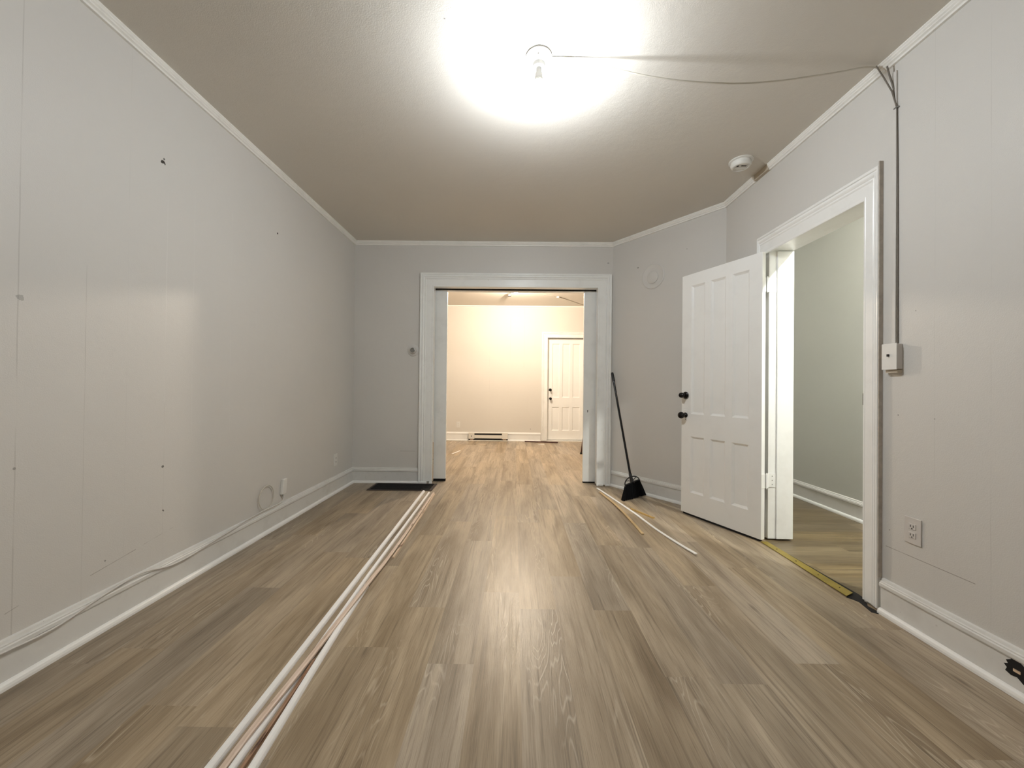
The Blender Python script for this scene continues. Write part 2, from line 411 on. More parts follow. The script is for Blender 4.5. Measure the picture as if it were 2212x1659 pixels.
# ------------------------------------------------------------------ ceilings
structure(MB().box(XL - .15, XR + .19, YN - .15, YB0 - .07, H, H + .1).build('ceiling', M_ceil), 'beige ceiling of the near room', 'ceiling')
structure(MB().box(BXL - .1, BXR + .1, YB0 - .07, YB + .2, HB, HB + .1).build('ceiling.001', M_ceil_back), 'cream ceiling of the far room', 'ceiling')
structure(MB().box(XR + .19, HX1 + .12, -.4, YF, H, H + .1).build('ceiling.002', M_ceil), 'ceiling of the hallway', 'ceiling')

# ------------------------------------------------------------------ walls
structure(MB().box(XL - .12, XL, YN - .12, YF, 0, H).build('wall_left', M_wall_left), 'long pale grey painted panel wall on the left', 'wall')
DY0, DY1, DZ = 2.035, 2.845, 2.125        # right door rough opening
mb = MB()
mb.box(XR, HX0, YN - .12, DY0 - .02, 0, H)
mb.box(XR, HX0, 2.885, YD, 0, H)
mb.box(XR, HX0, DY0 - .02, 2.885, DZ, H)
structure(mb.build('wall_right', M_wall_right), 'pale grey painted wall on the right, around the open door', 'wall')
structure(MB().prism([(XD, YF), (XR, YD), (HX0, YD), (HX0, YF)], 0, H).build('wall_diagonal', M_wall_diag), 'narrow grey diagonal wall behind the open door', 'wall')
PO = 0.925; PZ = 2.224                   # pocket-door opening
mb = MB()                                 # front skin, back skin with the pocket between
FY1, BY0 = 4.415, 4.53
for (y0, y1, zt) in ((YF, FY1, PZ + .02), (BY0, YB0, PZ + .0245)):
    mb.box(BXL - .1, -PO - .02, y0, y1, 0, H); mb.box(PO + .02, HX1 + .1, y0, y1, 0, H); mb.box(-PO - .02, PO + .02, y0, y1, zt, H)
wf = mb.build('wall_far', M_wall_far)
structure(wf, 'grey wall with the wide pocket door opening', 'wall')
mb = MB()                                 # black lining paints the shade in the pocket slot (sides and top of the cavity)
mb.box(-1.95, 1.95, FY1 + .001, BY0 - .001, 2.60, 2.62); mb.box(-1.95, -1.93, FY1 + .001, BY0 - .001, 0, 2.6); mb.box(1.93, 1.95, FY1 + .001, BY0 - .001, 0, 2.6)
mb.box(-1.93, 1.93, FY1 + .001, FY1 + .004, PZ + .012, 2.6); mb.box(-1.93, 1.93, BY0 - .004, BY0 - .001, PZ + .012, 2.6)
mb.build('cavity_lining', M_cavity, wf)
mb = MB()
BDX0, BDX1, BDZ = 0.66, 1.435, 2.108      # back door opening
mb.box(BXL - .1, BDX0 - .015, YB, YB + .12, 0, HB); mb.box(BDX1 + .015, BXR + .1, YB, YB + .12, 0, HB); mb.box(BDX0 - .015, BDX1 + .015, YB, YB + .12, BDZ + .015, HB)
structure(mb.build('wall_back', M_wall_back), 'warm lit grey end wall of the far room', 'wall')
structure(MB().box(BXL - .1, BXL, YB0, YB, 0, HB).build('wall_back_left', M_wall_back), 'left wall of the far room', 'wall')
structure(MB().box(BXR, BXR + .1, YB0, YB, 0, HB).build('wall_back_right', M_wall_back), 'right wall of the far room', 'wall')
structure(MB().box(XL - .12, HX0, YN - .12, YN, 0, H).build('wall_near', M_wall_right), 'grey wall behind the viewer', 'wall')
mb = MB(); mb.box(HX1, HX1 + .1, -.3, YF, 0, H)
structure(mb.build('wall_hall', M_wall_hall), 'greenish grey wall of the hallway', 'wall')
structure(MB().box(HX0, HX1, -.4, -.3, 0, H).build('wall_hall_end', M_wall_hall), 'end wall of the hallway', 'wall')

# ------------------------------------------------------------------ trims
BASE = [(0, .004), (.016, .004), (.017, .122), (.017, .128), (.021, .130), (.024, .136), (.024, .149), (.020, .153), (.020, .157), (.013, .160), (.010, .170), (0, .173)]
SHOE = [(.017, 0), (.034, 0), (.034, .010), (.031, .019), (.025, .025), (.017, .027)]
# a-side = Z x t  (left of travel); travel so that left side is the room
def baseboard(name, path, label, shoe=True, shoe_path=None, mats=(None, None)):
    o = MB().sweep(BASE, path, (0, 0, 1)).build(name, mats[0] or M_base, bevel=0.0)
    structure(o, label, 'baseboard')
    if shoe: MB().sweep(SHOE, shoe_path or path, (0, 0, 1)).build('shoe_moulding', mats[1] or M_shoe, o)
    return o
baseboard('baseboard_left', [(-1.073, YF, 0), (XL, YF, 0), (XL, YN, 0)], 'white baseboard along the left wall, turning the far corner')
baseboard('baseboard_diagonal', [(XR, YD + .0, 0), (XD, YF, 0)], 'white baseboard under the diagonal wall')
baseboard('baseboard_right', [(XR, YN, 0), (XR, 1.929, 0)], 'white baseboard on the right wall, near the outlet')
baseboard('baseboard_back', [(.53, YB, 0), (BXL, YB, 0)], 'cream baseboard on the end wall of the far room', mats=(M_trim, M_shoe))
baseboard('baseboard_hall', [(HX1, -.3, 0), (HX1, YF, 0)], 'white baseboard in the hallway')
# dark hole bitten out of the right baseboard
hp = [(1.352, .05), (1.36, .125), (1.385, .118), (1.41, .135), (1.433, .142), (1.425, .126), (1.440, .115), (1.434, .105), (1.446, .098), (1.437, .088), (1.442, .075), (1.425, .068), (1.408, .072), (1.39, .058), (1.37, .062)]
bh = MB(); vs = [(XR - .0172, y, z) for y, z in hp] + [(XR - .0192, y, z) for y, z in hp]; n = len(hp)
bh.add(vs, [tuple(range(n)), tuple(range(2 * n - 1, n - 1, -1))] + [(i, (i + 1) % n, n + (i + 1) % n, n + i) for i in range(n)])
bh.build('broken_hole', M_dark, bpy.data.objects['baseboard_right'])['label'] = 'jagged black hole broken in the baseboard'
bh = MB().box(XR - .021, XR - .018, 1.398, 1.418, .088, .098).build('plaster_chip', M_mtan, bpy.data.objects['baseboard_right'])

CROWN = [(0, 0), (.030, 0), (.031, -.006), (.026, -.012), (.027, -.018), (.021, -.024), (.022, -.030), (.014, -.036), (.012, -.045), (0, -.046)]
def crown(name, path, label):
    return structure(MB().sweep(CROWN, path, (0, 0, 1)).build(name, M_crown), label, 'trim')
crown('trim_1', [(XR, 2.95, H), (XR, YD, H), (XD, YF, H), (XL, YF, H), (XL, YN, H)], 'thin cream ceiling moulding along the left, far and diagonal walls')
crown('trim_2', [(XR, YN, H), (XR, 2.79, H)], 'thin cream ceiling moulding on the near right wall')
structure(MB().box(XR - .026, XR, 2.791, 2.949, H - .044, H).build('trim_3', M_patch), 'short plain beige filler block in the ceiling moulding above the door', 'trim')
cb = [(0, 0), (.02, 0), (.018, -.014), (.008, -.024), (0, -.026)]
structure(MB().sweep(cb, [(BXR, YB, HB), (BXL, YB, HB)], (0, 0, 1)).build('trim_4', M_crown), 'thin moulding at the ceiling of the far room', 'trim')

CASE = [(0, 0), (0, .016), (.004, .019), (.016, .019), (.020, .017), (.085, .017), (.089, .021), (.094, .024), (.100, .021), (.104, .020), (.108, .025), (.116, .031), (.124, .031), (.130, .026), (.134, .026), (.138, .034), (.150, .036), (.155, .030), (.155, 0)]
# casing of the pocket opening: path in plane y=YF, plane normal -Y; side = n x t
def scaled(prof, k): return [(a * k, b) for a, b in prof]
mb = MB().sweep([(a, b) for a, b in CASE], [(-PO, YF, .026), (-PO, YF, PZ), (PO, YF, PZ), (PO, YF, .012)], (0, -1, 0))
o = structure(mb.build('trim_5', M_trim_old), 'wide white moulded casing around the pocket door opening', 'door casing')
mb = MB()
mb.box(-PO - .02, -PO, YF - .002, FY1, .02, PZ + .02); mb.box(PO, PO + .02, YF - .002, FY1, .01, PZ + .02); mb.box(-PO, PO, YF - .002, FY1, PZ, PZ + .02)
mb.box(-PO - .02, -PO, BY0, YB0 + .002, .01, PZ + .02); mb.box(PO, PO + .02, BY0, YB0 + .002, .01, PZ + .02); mb.box(-PO, PO, BY0, YB0 + .002, PZ + .0045, PZ + .0245)
mb.build('jamb', M_trim_old, o)
mb = MB().box(-PO - .151, -PO - .055, YF - .036, YF - .018, 0, .026); mb.box(-PO - .03, -PO + .005, YF - .036, YF - .015, 0, .024); mb.box(PO - .002, PO + .075, YF - .038, YF - .018, 0, .022); mb.box(PO + .095, PO + .15, YF - .038, YF - .018, 0, .020)
mb.build('shoe_moulding', M_shoe, o, bevel=.005)
for sx in (-1, 1):
    MB().box(min(sx * 1.0795, sx * 1.0825), max(sx * 1.0795, sx * 1.0825), YF - .0012, YF - .0002, .18, 1.55 if sx < 0 else 2.34).build('wall_crack', M_dark, o)['label'] = 'thin dark crack between casing and wall'
w_ = MB().box(-PO - .001, -PO + .005, YF + .02, YF + .036, .03, .46).build('raw_wood_edge', M_mtan, o); w_['label'] = 'exposed raw wood where the jamb paint has worn off'
# casing of the right door: plane x=XR, normal -X
VC = 0.62
prof_v = scaled(CASE, VC); 
mb = MB()
DT = 2.098
def casing_frame(mb, A, B, top, wid, hei, org, U, nrm, z0a, z0b, mi=0, bs=1.0, wid2=None):
    wid2 = wid2 or wid
    """inner edges at A and B (along U), head height; vertical width wid, head height hei; mitred"""
    org = Vector(org); U = Vector(U); Nn = Vector(nrm); Z = Vector((0, 0, 1)); prof = [(a, b * bs) for a, b in CASE]; W = CASE[-1][0]
    def P(a, z, b): return org + U * a + Z * z + Nn * b
    for side in (0, 1):
        e, sgn, zb = (A, -1, z0a) if side == 0 else (B, 1, z0b); vs = []; wd_ = wid if side == 0 else wid2
        for lvl in (0, 1):
            for (a, b) in prof:
                f = a / W
                vs.append(P(e + sgn * f * wd_, zb if lvl == 0 else top + f * hei, b))
        m = len(prof); mb.add(vs, [tuple(range(m)), tuple(range(m, 2 * m))] + [(j, (j + 1) % m, m + (j + 1) % m, m + j) for j in range(m)], mi)
    vs = []
    for side in (0, 1):
        e, sgn = (A, -1) if side == 0 else (B, 1); wd_ = wid if side == 0 else wid2
        for (a, b) in prof:
            f = a / W; vs.append(P(e + sgn * f * wd_, top + f * hei, b))
    mb.add(vs, [tuple(range(m)), tuple(range(m, 2 * m))] + [(j, (j + 1) % m, m + (j + 1) % m, m + j) for j in range(m)], mi)
casing_frame(mb, DY0, 2.862, DT, .092, .140, (XR, 0, 0), (0, 1, 0), (-1, 0, 0), .012, .02, bs=.62, wid2=.055)
o = structure(mb.build('trim_6', M_trim), 'white moulded casing around the open right hand door', 'door casing')
MB().box(XR - .0205, XR - .001, 1.937, 1.9425, .17, 2.255).build('bare_edge_strip', M_bare, o)['label'] = 'unpainted grey strip along the edge of the casing'
mb = MB()
mb.box(XR + .016, HX0, DY1 - .015, 2.884, .012, DZ)                 # far jamb (hinge side)
mb.box(XR + .073, HX0 + .001, DY1 - .027, DY1 - .015, .014, DZ - .012)      # stop, far side
mb.box(XR - .004, HX0, DY0 - .02, DY0 - .003, 0, DZ)                 # near jamb
mb.box(XR + .09, HX0 + .001, DY0 - .003, DY0 + .009, .006, DZ - .012)
mb.box(XR - .004, XR + .03, DY0 - .003, DY1 - .015, DZ - .02, DZ); mb.box(XR + .03, HX0, DY0 - .003, DY1 - .015, DZ - .008, DZ)
mb.build('jamb', M_trim, o, bevel=.002)
mb = MB().box(XR - .0115, XR + .03, DY0 - .003, DY0 + .0012, 1.025, 1.085)
mb.build('strike_plate', M_knob, o)
# casing of the back door
mb = MB(); casing_frame(mb, BDX0, BDX1, BDZ, .118, .115, (0, YB, 0), (1, 0, 0), (0, -1, 0), .014, .014)
o = structure(mb.build('trim_7', M_trim), 'cream white casing around the closed door in the far room', 'door casing')
mb = MB(); mb.box(BDX0 - .015, BDX0, YB - .002, YB + .12, 0, BDZ + .015); mb.box(BDX1, BDX1 + .015, YB - .002, YB + .12, 0, BDZ + .015); mb.box(BDX0, BDX1, YB - .002, YB + .12, BDZ, BDZ + .015)
mb.box(BDX0, BDX1, YB + .001, YB + .12, 0.0005, .018)
mb.build('jamb', M_trim, o)

# ------------------------------------------------------------------ doors
def door_leaf_mb(O, U, Nf, wid, z0, z1, t, mirror=False):
    """U along width, Nf = outward normal of visible face; panels three over three"""
    mb = MB(); O = Vector(O); U = Vector(U); Nf = Vector(Nf); Z = Vector((0, 0, 1))
    sb, mu = .112, .058; pw = (wid - 2 * .098 - 2 * mu) / 3
    cols = []; x = .098 if not mirror else .098
    for i in range(3): cols.append((x, x + pw)); x += pw + mu
    rows = [(z0 + .188, z0 + .670), (z0 + .866, z1 - .105)]
    us = sorted({0, wid} | {c for p in cols for c in p}); zs = sorted({z0, z1} | {c for p in rows for c in p})
    V = {}; fs = []
    def vid(uu, zz, ww):
        k = (round(uu, 5), round(zz, 5), round(ww, 5))
        if k not in V: V[k] = len(V)
        return V[k]
    def quad(*q): fs.append(tuple(vid(*p) for p in q))
    for i in range(len(us) - 1):
        for j in range(len(zs) - 1):
            u0, u1, a, b = us[i], us[i + 1], zs[j], zs[j + 1]
            quad((u0, a, -t), (u0, b, -t), (u1, b, -t), (u1, a, -t))
            if (u0, u1) in cols and (a, b) in rows:
                k1, k2, d1_, d2_ = .004, .016, -.005, -.014
                A0 = [(u0, a, 0), (u1, a, 0), (u1, b, 0), (u0, b, 0)]
                A1 = [(u0 + k1, a + k1, d1_), (u1 - k1, a + k1, d1_), (u1 - k1, b - k1, d1_), (u0 + k1, b - k1, d1_)]
                A2 = [(u0 + k2, a + k2, d2_), (u1 - k2, a + k2, d2_), (u1 - k2, b - k2, d2_), (u0 + k2, b - k2, d2_)]
                for P_, Q_ in ((A0, A1), (A1, A2)):
                    for q in range(4): quad(P_[q], P_[(q + 1) % 4], Q_[(q + 1) % 4], Q_[q])
                quad(*A2)
            else: quad((u0, a, 0), (u1, a, 0), (u1, b, 0), (u0, b, 0))
    for i in range(len(us) - 1):
        for zz in (z0, z1): quad((us[i], zz, 0), (us[i + 1], zz, 0), (us[i + 1], zz, -t), (us[i], zz, -t))
    for j in range(len(zs) - 1):
        for uu in (0, wid): quad((uu, zs[j], 0), (uu, zs[j + 1], 0), (uu, zs[j + 1], -t), (uu, zs[j], -t))
    mb.add([O + U * k[0] + Z * k[1] + Nf * k[2] for k in V], fs)
    return mb, cols, rows
FA = Vector((1.783, 2.790, 0)); FB = Vector((1.487, 3.440, 0)); UD = (FB - FA).normalized(); ND = Vector((-UD.y, UD.x, 0))
if ND.dot(-FA) < 0: ND = -ND
LW = (FB - FA).length; LT = .038
mb, _, _ = door_leaf_mb(FA, UD, ND, LW, .016, 2.098, LT)
d1 = empty('door_1', (FA.x, FA.y, 0)); structure(d1, 'open white six panel door swung back against the diagonal wall', 'door')
mb.build('door_leaf', M_door, d1, bevel=.0025)
# dark strip filling the gap under the leaf
mb = MB()
mb.obox(FA, UD, (0, 0, 1), ND, .015, LW - .02, .0005, .016, -LT + .006, -.004)
mb.build('bottom_gap_strip', M_dark, d1)
def hinge(zc, parent):
    mb = MB()
    Pp = FA - ND * LT * 0.75 - UD * .004
    pin = Vector((1.827, 2.800, 0))
    mb.obox(FA, UD, (0, 0, 1), ND, -.003, 0, zc - .052, zc + .052, -LT + .002, .004)
    mb.tube([(pin.x, pin.y, zc - .052), (pin.x, pin.y, zc + .052)], .0062, 12)
    mb.tube([(pin.x, pin.y, zc - .058), (pin.x, pin.y, zc + .058)], .004, 10)
    mb.box(XR + .017, XR + .070, DY1 - .0185, DY1 - .0155, zc - .052, zc + .052)
    q = Vector((1.858, 2.8275, 0)) - pin; mb.obox(pin, q.normalized(), (0, 0, 1), Vector((q.y, -q.x, 0)).normalized(), 0, q.length, zc - .052, zc + .052, 0, .003)
    o = mb.build('hinge', M_trim, parent, bevel=.001)
    for zz in (-.03, 0, .03): MB().lathe([(.004, 0), (.003, .0012)], (XR + .045, DY1 - .0185, zc + zz), (0, -1, 0), 10).build('hinge_screw', M_metal, o)
hinge(1.863, d1); hinge(.438, d1)
def knob(O, ax, parent, kind, name='door_knob'):
    if kind == 'bolt':     # tall rose with a stubby thumb bulb
        prof = [(.0, 0), (.029, 0), (.030, .006), (.024, .012), (.012, .016), (.013, .022), (.020, .030), (.023, .047), (.021, .064), (.011, .074), (0, .075)]
    else:
        prof = [(.0, 0), (.022, 0), (.023, .004), (.014, .009), (.009, .014), (.009, .030), (.019, .036), (.0275, .045), (.0295, .056), (.025, .068), (.012, .074), (0, .0745)]
    return MB().lathe(prof, O, ax, 24).build(name, M_knob, parent, smooth=True)
kp = FA + UD * (LW - .045)
knob((kp.x, kp.y, 1.043), ND, d1, 'bolt', 'deadbolt_knob')
kr = MB().lathe([(.020, -.002), (.034, .0), (.034, .004), (.020, .006)], (kp.x, kp.y, 1.040), ND, 24).build('rose', M_metal, d1, smooth=True)
knob((kp.x, kp.y, .868), ND, d1, 'knob')
e = MB().obox(kp, UD, (0, 0, 1), ND, -.018, .018, .82, .915, -.001, .0025).build('lock_plate', M_door, d1, bevel=.002)
MB().obox(kp, UD, (0, 0, 1), ND, -.002, .002, .826, .838, .0, .0032).build('keyhole', M_dark, d1)

# pocket doors
def pocket(name, sgn, zb, label):
    e = empty(name, (sgn * 1.2, 4.47, 0)); structure(e, label, 'door')
    x0 = sgn * .793; x1 = sgn * 1.72; a, b = min(x0, x1), max(x0, x1)
    MB().box(a, b, 4.452, 4.490, zb, 2.215).build('door_leaf', M_trim_old, e, bevel=.002)
    c = (sgn * .843, 4.452, .828)
    if sgn < 0:
        o = MB().lathe([(.0235, 0), (.0235, .003), (.020, .0035), (.0185, .0012)], c, (0, -1, 0), 28).build('flush_pull', M_trim, e, smooth=True)
        o['label'] = 'round painted finger pull'
    else:
        o = MB().lathe([(.025, 0), (.025, .0035), (.021, .004), (.020, .0015)], c, (0, -1, 0), 28).build('flush_pull', M_trim, e, smooth=True)
        k = MB().lathe([(.0055, 0), (.0055, .0022)], (c[0], c[1], c[2] + .006), (0, -1, 0), 14); k.box(c[0] - .003, c[0] + .003, c[1] - .0022, c[1], c[2] - .014, c[2] + .004)
        k.build('keyhole', M_dark, o)
    MB().box(a + .002, b - .002, 4.455, 4.487, .0005, zb).build('bottom_gap_shade', M_cavity, e)  # black block stands in for the shaded gap under the leaf
    return e
pocket('door_2', -1, .030, 'left pocket door edge showing in the wide opening, with round finger pull')
pocket('door_3', 1, .016, 'right pocket door edge showing in the wide opening, with keyhole')
# back door
d4 = empty('door_4', (BDX0, YB + .08, 0)); structure(d4, 'closed cream white six panel door in the far room', 'door')
mb, _, _ = door_leaf_mb((BDX0 + .004, YB + .075, 0), (1, 0, 0), (0, -1, 0), BDX1 - BDX0 - .008, .026, 2.100, .038)
mb.build('door_leaf', M_door, d4, bevel=.0025)
knob((.728, YB + .075, 1.045), (0, -1, 0), d4, 'bolt', 'deadbolt_knob'); knob((.728, YB + .075, .868), (0, -1, 0), d4, 'knob')

# ------------------------------------------------------------------ threshold strip and corner gap
mb = MB()
pts = [(1.806, 2.795, .002), (1.804, 2.5, .0025), (1.800, 2.25, .004), (1.795, 2.095, .007)]
vs = []
for i, (x, y, z) in enumerate(pts):
    wd_ = [.046, .052, .056, .060][i]; ys = [.0, .0, .0, -.0][i]
    tip = -.03 if i == 3 else 0
    vs += [(x - .022, y + tip, z), (x - .022 + wd_, y, z + .001), (x - .022 + wd_, y, z + .0035), (x - .022, y + tip, z + .0025)]
fs = [(0, 1, 2, 3), (12, 15, 14, 13)]
for i in range(3):
    for j in range(4): fs.append((i * 4 + j, i * 4 + (j + 1) % 4, (i + 1) * 4 + (j + 1) % 4, (i + 1) * 4 + j))
mb.add(vs, fs)
th = mb.build('threshold_strip', M_brass); tag(th, 'worn brass threshold strip on the floor of the open doorway', 'threshold strip')
for y in (2.66, 2.48, 2.30, 2.15): MB().lathe([(.0035, 0), (.0035, .001)], (1.808, y, .0062 + (.003 if y < 2.2 else 0)), (0, 0, 1), 10).build('nail', M_dark, th)
gap = [(1.835, 2.60), (1.842, 2.60), (1.866, 2.10), (1.858, 2.045), (1.812, 1.985), (1.822, 1.925), (1.800, 1.915), (1.780, 1.93), (1.800, 2.02), (1.790, 2.04), (1.772, 2.065), (1.838, 2.12)]
g = MB().prism(gap, .0004, .0012).build('floor_gap', M_dark)
g.parent = fl; tag(g); g['label'] = 'ragged dark gap at the doorway edge'

# ------------------------------------------------------------------ outlets
def outlet(O, U, Nn, name, label, mat, slot):
    O = Vector(O); U = Vector(U); Nn = Vector(Nn)
    e = empty(name, O); tag(e, label, 'wall outlet', None)
    MB().obox(O, U, (0, 0, 1), Nn, -.037, .037, -.060, .060, 0, .006).build('cover_plate', mat, e, bevel=.002)
    for s in (-.0195, .0195):
        r_ = MB().obox(O, U, (0, 0, 1), Nn, -.016, .016, s - .0135, s + .0135, .006, .0085).build('receptacle', mat, e, bevel=.002)
        k = MB()
        k.obox(O, U, (0, 0, 1), Nn, -.0075, -.0050, s - .003, s + .007, .0082, .0093); k.obox(O, U, (0, 0, 1), Nn, .0050, .0075, s - .003, s + .007, .0082, .0093)
        k.lathe([(.0028, .0), (.0028, .0010)], O + Vector((0, 0, s - .0085)) + Nn * .0083, Nn, 10)
        k.build('slot', slot, r_)
    return e
outlet((XL, 3.931, .333), (0, 1, 0), (1, 0, 0), 'wall_outlet', 'white outlet plate low on the left wall near the far corner', M_outlet, M_slot)
outlet((XR, 1.787, .457), (0, -1, 0), (-1, 0, 0), 'wall_outlet.001', 'outlet painted over in wall colour, low on the right wall', M_outlet_p, M_slot)
outlet((-1.144, YB, .320), (1, 0, 0), (0, -1, 0), 'wall_outlet.002', 'small cream outlet low on the end wall of the far room', M_outlet, plain('pale_slot', (.35, .3, .25)))

# ------------------------------------------------------------------ switch, raceway and wall cable on the right wall
e = empty('light_switch', (XR, 1.87, 1.265)); tag(e, 'white surface mounted toggle switch box beside the door casing', 'light switch')
MB().box(XR - .030, XR, 1.838, 1.906, 1.205, 1.325).build('switch_box', M_outlet_p, e, bevel=.003)
MB().box(XR - .034, XR - .030, 1.835, 1.909, 1.202, 1.328).build('cover_plate', M_outlet, e, bevel=.0015)
MB().obox((XR - .034, 1.872, 1.270), (0, 1, 0), (0, 0, 1), (-1, 0, 0), -.003, .003, -.005, .007, 0, .010).build('toggle', M_slot, e, bevel=.0015)['label'] = 'small dark worn toggle'
MB().box(XR - .022, XR, 1.842, 1.900, 1.187, 1.2015).build('box_back_edge', M_patch, e)
rw = MB().box(XR - .009, XR, 1.866, 1.885, 1.3285, 2.655).build('cable_raceway', M_cable_w, bevel=.002)
tag(rw, 'white painted cable channel running up the right wall from the switch', 'cable raceway')
wc = empty('wall_cable', (XR, 1.86, 1.4)); tag(wc, 'dark thin cable running up the right wall to the ceiling moulding', 'cable')
MB().tube([(XR - .004, 1.861, 1.3285), (XR - .004, 1.862, 1.8), (XR - .004, 1.864, 2.2), (XR - .005, 1.868, 2.48), (XR - .007, 1.876, 2.56), (XR - .02, 1.884, 2.63), (XR - .033, 1.887, 2.69)], .0036, 8).build('cable_strand', M_cable_d, wc, smooth=True)
MB().tube([(XR - .006, 1.866, 2.475), (XR - .018, 1.878, 2.56), (XR - .035, 1.903, 2.65), (XR - .05, 1.925, 2.722)], .0032, 8).build('cable_strand', M_cable_d, wc, smooth=True)
MB().box(XR - .012, XR, 1.856, 1.876, 2.468, 2.474).build('staple', M_metal, wc)

# ------------------------------------------------------------------ ceiling lamps
def lampholder(name, O, rad, label, emat, bulb_r=.030, neck=.05, full=False):
    e = empty(name, O); tag(e, label, 'ceiling light', None)
    x, y, z = O
    MB().lathe([(0, 0), (rad, 0), (rad, -.008), (rad * .93, -.013), (rad * .86, -.012), (rad * .80, -.020), (rad * .62, -.034), (rad * .48, -.040), (rad * .46, -.058), (.020, -.060), (0, -.060)], (x, y, z), (0, 0, 1), 40).build('porcelain_base', M_porc, e, smooth=True)
    for a in (0.4, 2.5, 4.6): MB().lathe([(0, 0), (.004, 0), (.004, -.004), (0, -.0045)], (x + rad * .7 * math.cos(a), y + rad * .7 * math.sin(a), z - .027), (0, 0, 1), 10).build('screw', M_metal, e)
    zc = z - .060 - neck - bulb_r
    MB().lathe([(.013, 0), (.013, -.015), (.018, -.03), (.021, -neck)], (x, y, z - .060), (0, 0, 1), 24).build('bulb_neck', M_porc, e, smooth=True)
    prof = [(.001, -bulb_r)] + [(bulb_r * math.cos(t), bulb_r * math.sin(t)) for t in [math.radians(k) for k in ((-75, -60, -45, -30, -15, 0, 15, 30, 45, 60) if full else (-75, -60, -45, -30, -15, 0, 12, 24))]]
    MB().lathe(prof, (x, y, zc), (0, 0, 1), 24).build('bulb', emat, e, smooth=True)
    lt = math.radians(60 if full else 24); c = bulb_r * math.cos(lt); zt = bulb_r * math.sin(lt)
    MB().lathe([(c, zt + .0005), (c * .86, zt + .010), (c * .66, zt + .022), (.012, zt + .030), (.010, bulb_r + neck * .5), (0, bulb_r + neck * .5)], (x, y, zc), (0, 0, 1), 24).build('glow_stop_collar', M_porc, e, smooth=True)  # collar added to hold back bulb light from the ceiling around the base
    return e, zc
LX, LY = .102, 1.893
e, _ = lampholder('ceiling_light', (LX, LY, H), .064, 'bare glowing cool white bulb in a round porcelain holder on the near ceiling', E_main, neck=.055)
e, _ = lampholder('ceiling_light.001', (0.0, 6.2, HB), .060, 'bare warm glowing bulb on the far room ceiling, just under the opening head', E_back, neck=.028, bulb_r=.032, full=True)
ar = MB().tube([(0, 6.2, HB - .02), (-.05, 6.45, HB - .018), (-.105, 6.66, HB - .03)], .006, 8); ar.build('bracket_arm', M_metal, e, smooth=True)
MB().box(-.135, -.085, 6.66, 6.72, HB - .075, HB - .035).build('empty_socket', M_black, e, bevel=.003)['label'] = 'small dark empty socket'
e, _ = lampholder('ceiling_light.002', (2.42, 1.55, H), .060, 'bare bulb on the hallway ceiling beyond the doorway', E_hall, neck=.05)

# drooping ceiling cable
pc = [(.168, 1.893, 2.732), (.22, 1.894, 2.733), (.277, 1.895, 2.724), (.38, 1.897, 2.702), (.483, 1.898, 2.681), (.62, 1.900, 2.652), (.759, 1.902, 2.632), (.88, 1.903, 2.622), (1.01, 1.905, 2.617), (1.10, 1.908, 2.619), (1.192, 1.91, 2.625), (1.329, 1.915, 2.642), (1.45, 1.92, 2.664), (1.556, 1.925, 2.684), (1.65, 1.93, 2.704), (1.72, 1.932, 2.720), (1.775, 1.932, 2.724), (1.806, 1.928, 2.715)]
def smooth_path(P, n=4):
    P = [Vector(p) for p in P]; out = []
    for i in range(len(P) - 1):
        p0 = P[max(i - 1, 0)]; p1 = P[i]; p2 = P[i + 1]; p3 = P[min(i + 2, len(P) - 1)]
        for k in range(n):
            t = k / n; out.append(0.5 * ((2 * p1) + (p2 - p0) * t + (2 * p0 - 5 * p1 + 4 * p2 - p3) * t * t + (3 * p1 - p0 - 3 * p2 + p3) * t ** 3))
    out.append(P[-1]); return out
o = MB().tube(smooth_path(pc, 3), .0042, 8, flat=.7).build('ceiling_cable', M_cable, smooth=True)
tag(o, 'off white cable drooping across the near ceiling from the lamp to the right wall', 'cable')
pb = [(.05, 6.24, HB - .008), (.369, 6.705, HB - .005), (.765, 7.0, HB - .005), (1.10, 7.38, HB - .005), (1.411, 7.77, HB - .006)]
o = empty('ceiling_cable.001', (.4, 6.7, HB)); tag(o, 'thin cream cable across the far room ceiling', 'cable')
MB().tube(smooth_path(pb, 3), .005, 8).build('cable_strand', M_cable, o, smooth=True); MB().box(.745, .785, 6.98, 7.02, HB - .022, HB).build('cable_clip', M_outlet, o, bevel=.003)

# ------------------------------------------------------------------ smoke detector, flue cover, thermostat
O = (1.606, 2.762, H)
e = empty('smoke_detector', O); tag(e, 'round white smoke detector on the ceiling near the right wall', 'smoke detector')
MB().lathe([(0, 0), (.078, 0), (.079, -.006), (.074, -.010), (0, -.010)], O, (0, 0, 1), 40).build('mounting_plate', M_det, e, smooth=True)
MB().lathe([(0, -.010), (.064, -.010), (.068, -.022), (.066, -.034), (.058, -.046), (.050, -.048), (.046, -.044), (0, -.044)], O, (0, 0, 1), 40).build('housing', M_det, e, smooth=True)
k = MB().lathe([(0, -.0435), (.008, -.0435), (.008, -.046), (0, -.046)], (O[0] - .030, O[1] - .012, O[2]), (0, 0, 1), 16); k.box(O[0] - .008, O[0] + .028, O[1] - .022, O[1] - .014, H - .046, H - .0435)
k.build('test_button', M_slot, e)
MB().tube([(O[0] - .035, O[1] + .01, H - .047), (O[0] + .035, O[1] + .006, H - .047)], .0022, 8).build('rib', M_det, e)
dn = Vector((YD - YF, -(XR - XD), 0)).normalized()
if dn.dot(Vector((-1, -1, 0))) < 0: dn = -dn
O = Vector((1.405, 0, 2.247)); O.y = YF + (1.405 - XD) * (YD - YF) / (XR - XD)
e = empty('flue_cover', O); tag(e, 'round flue cover painted in wall grey, high on the diagonal wall', 'flue cover')
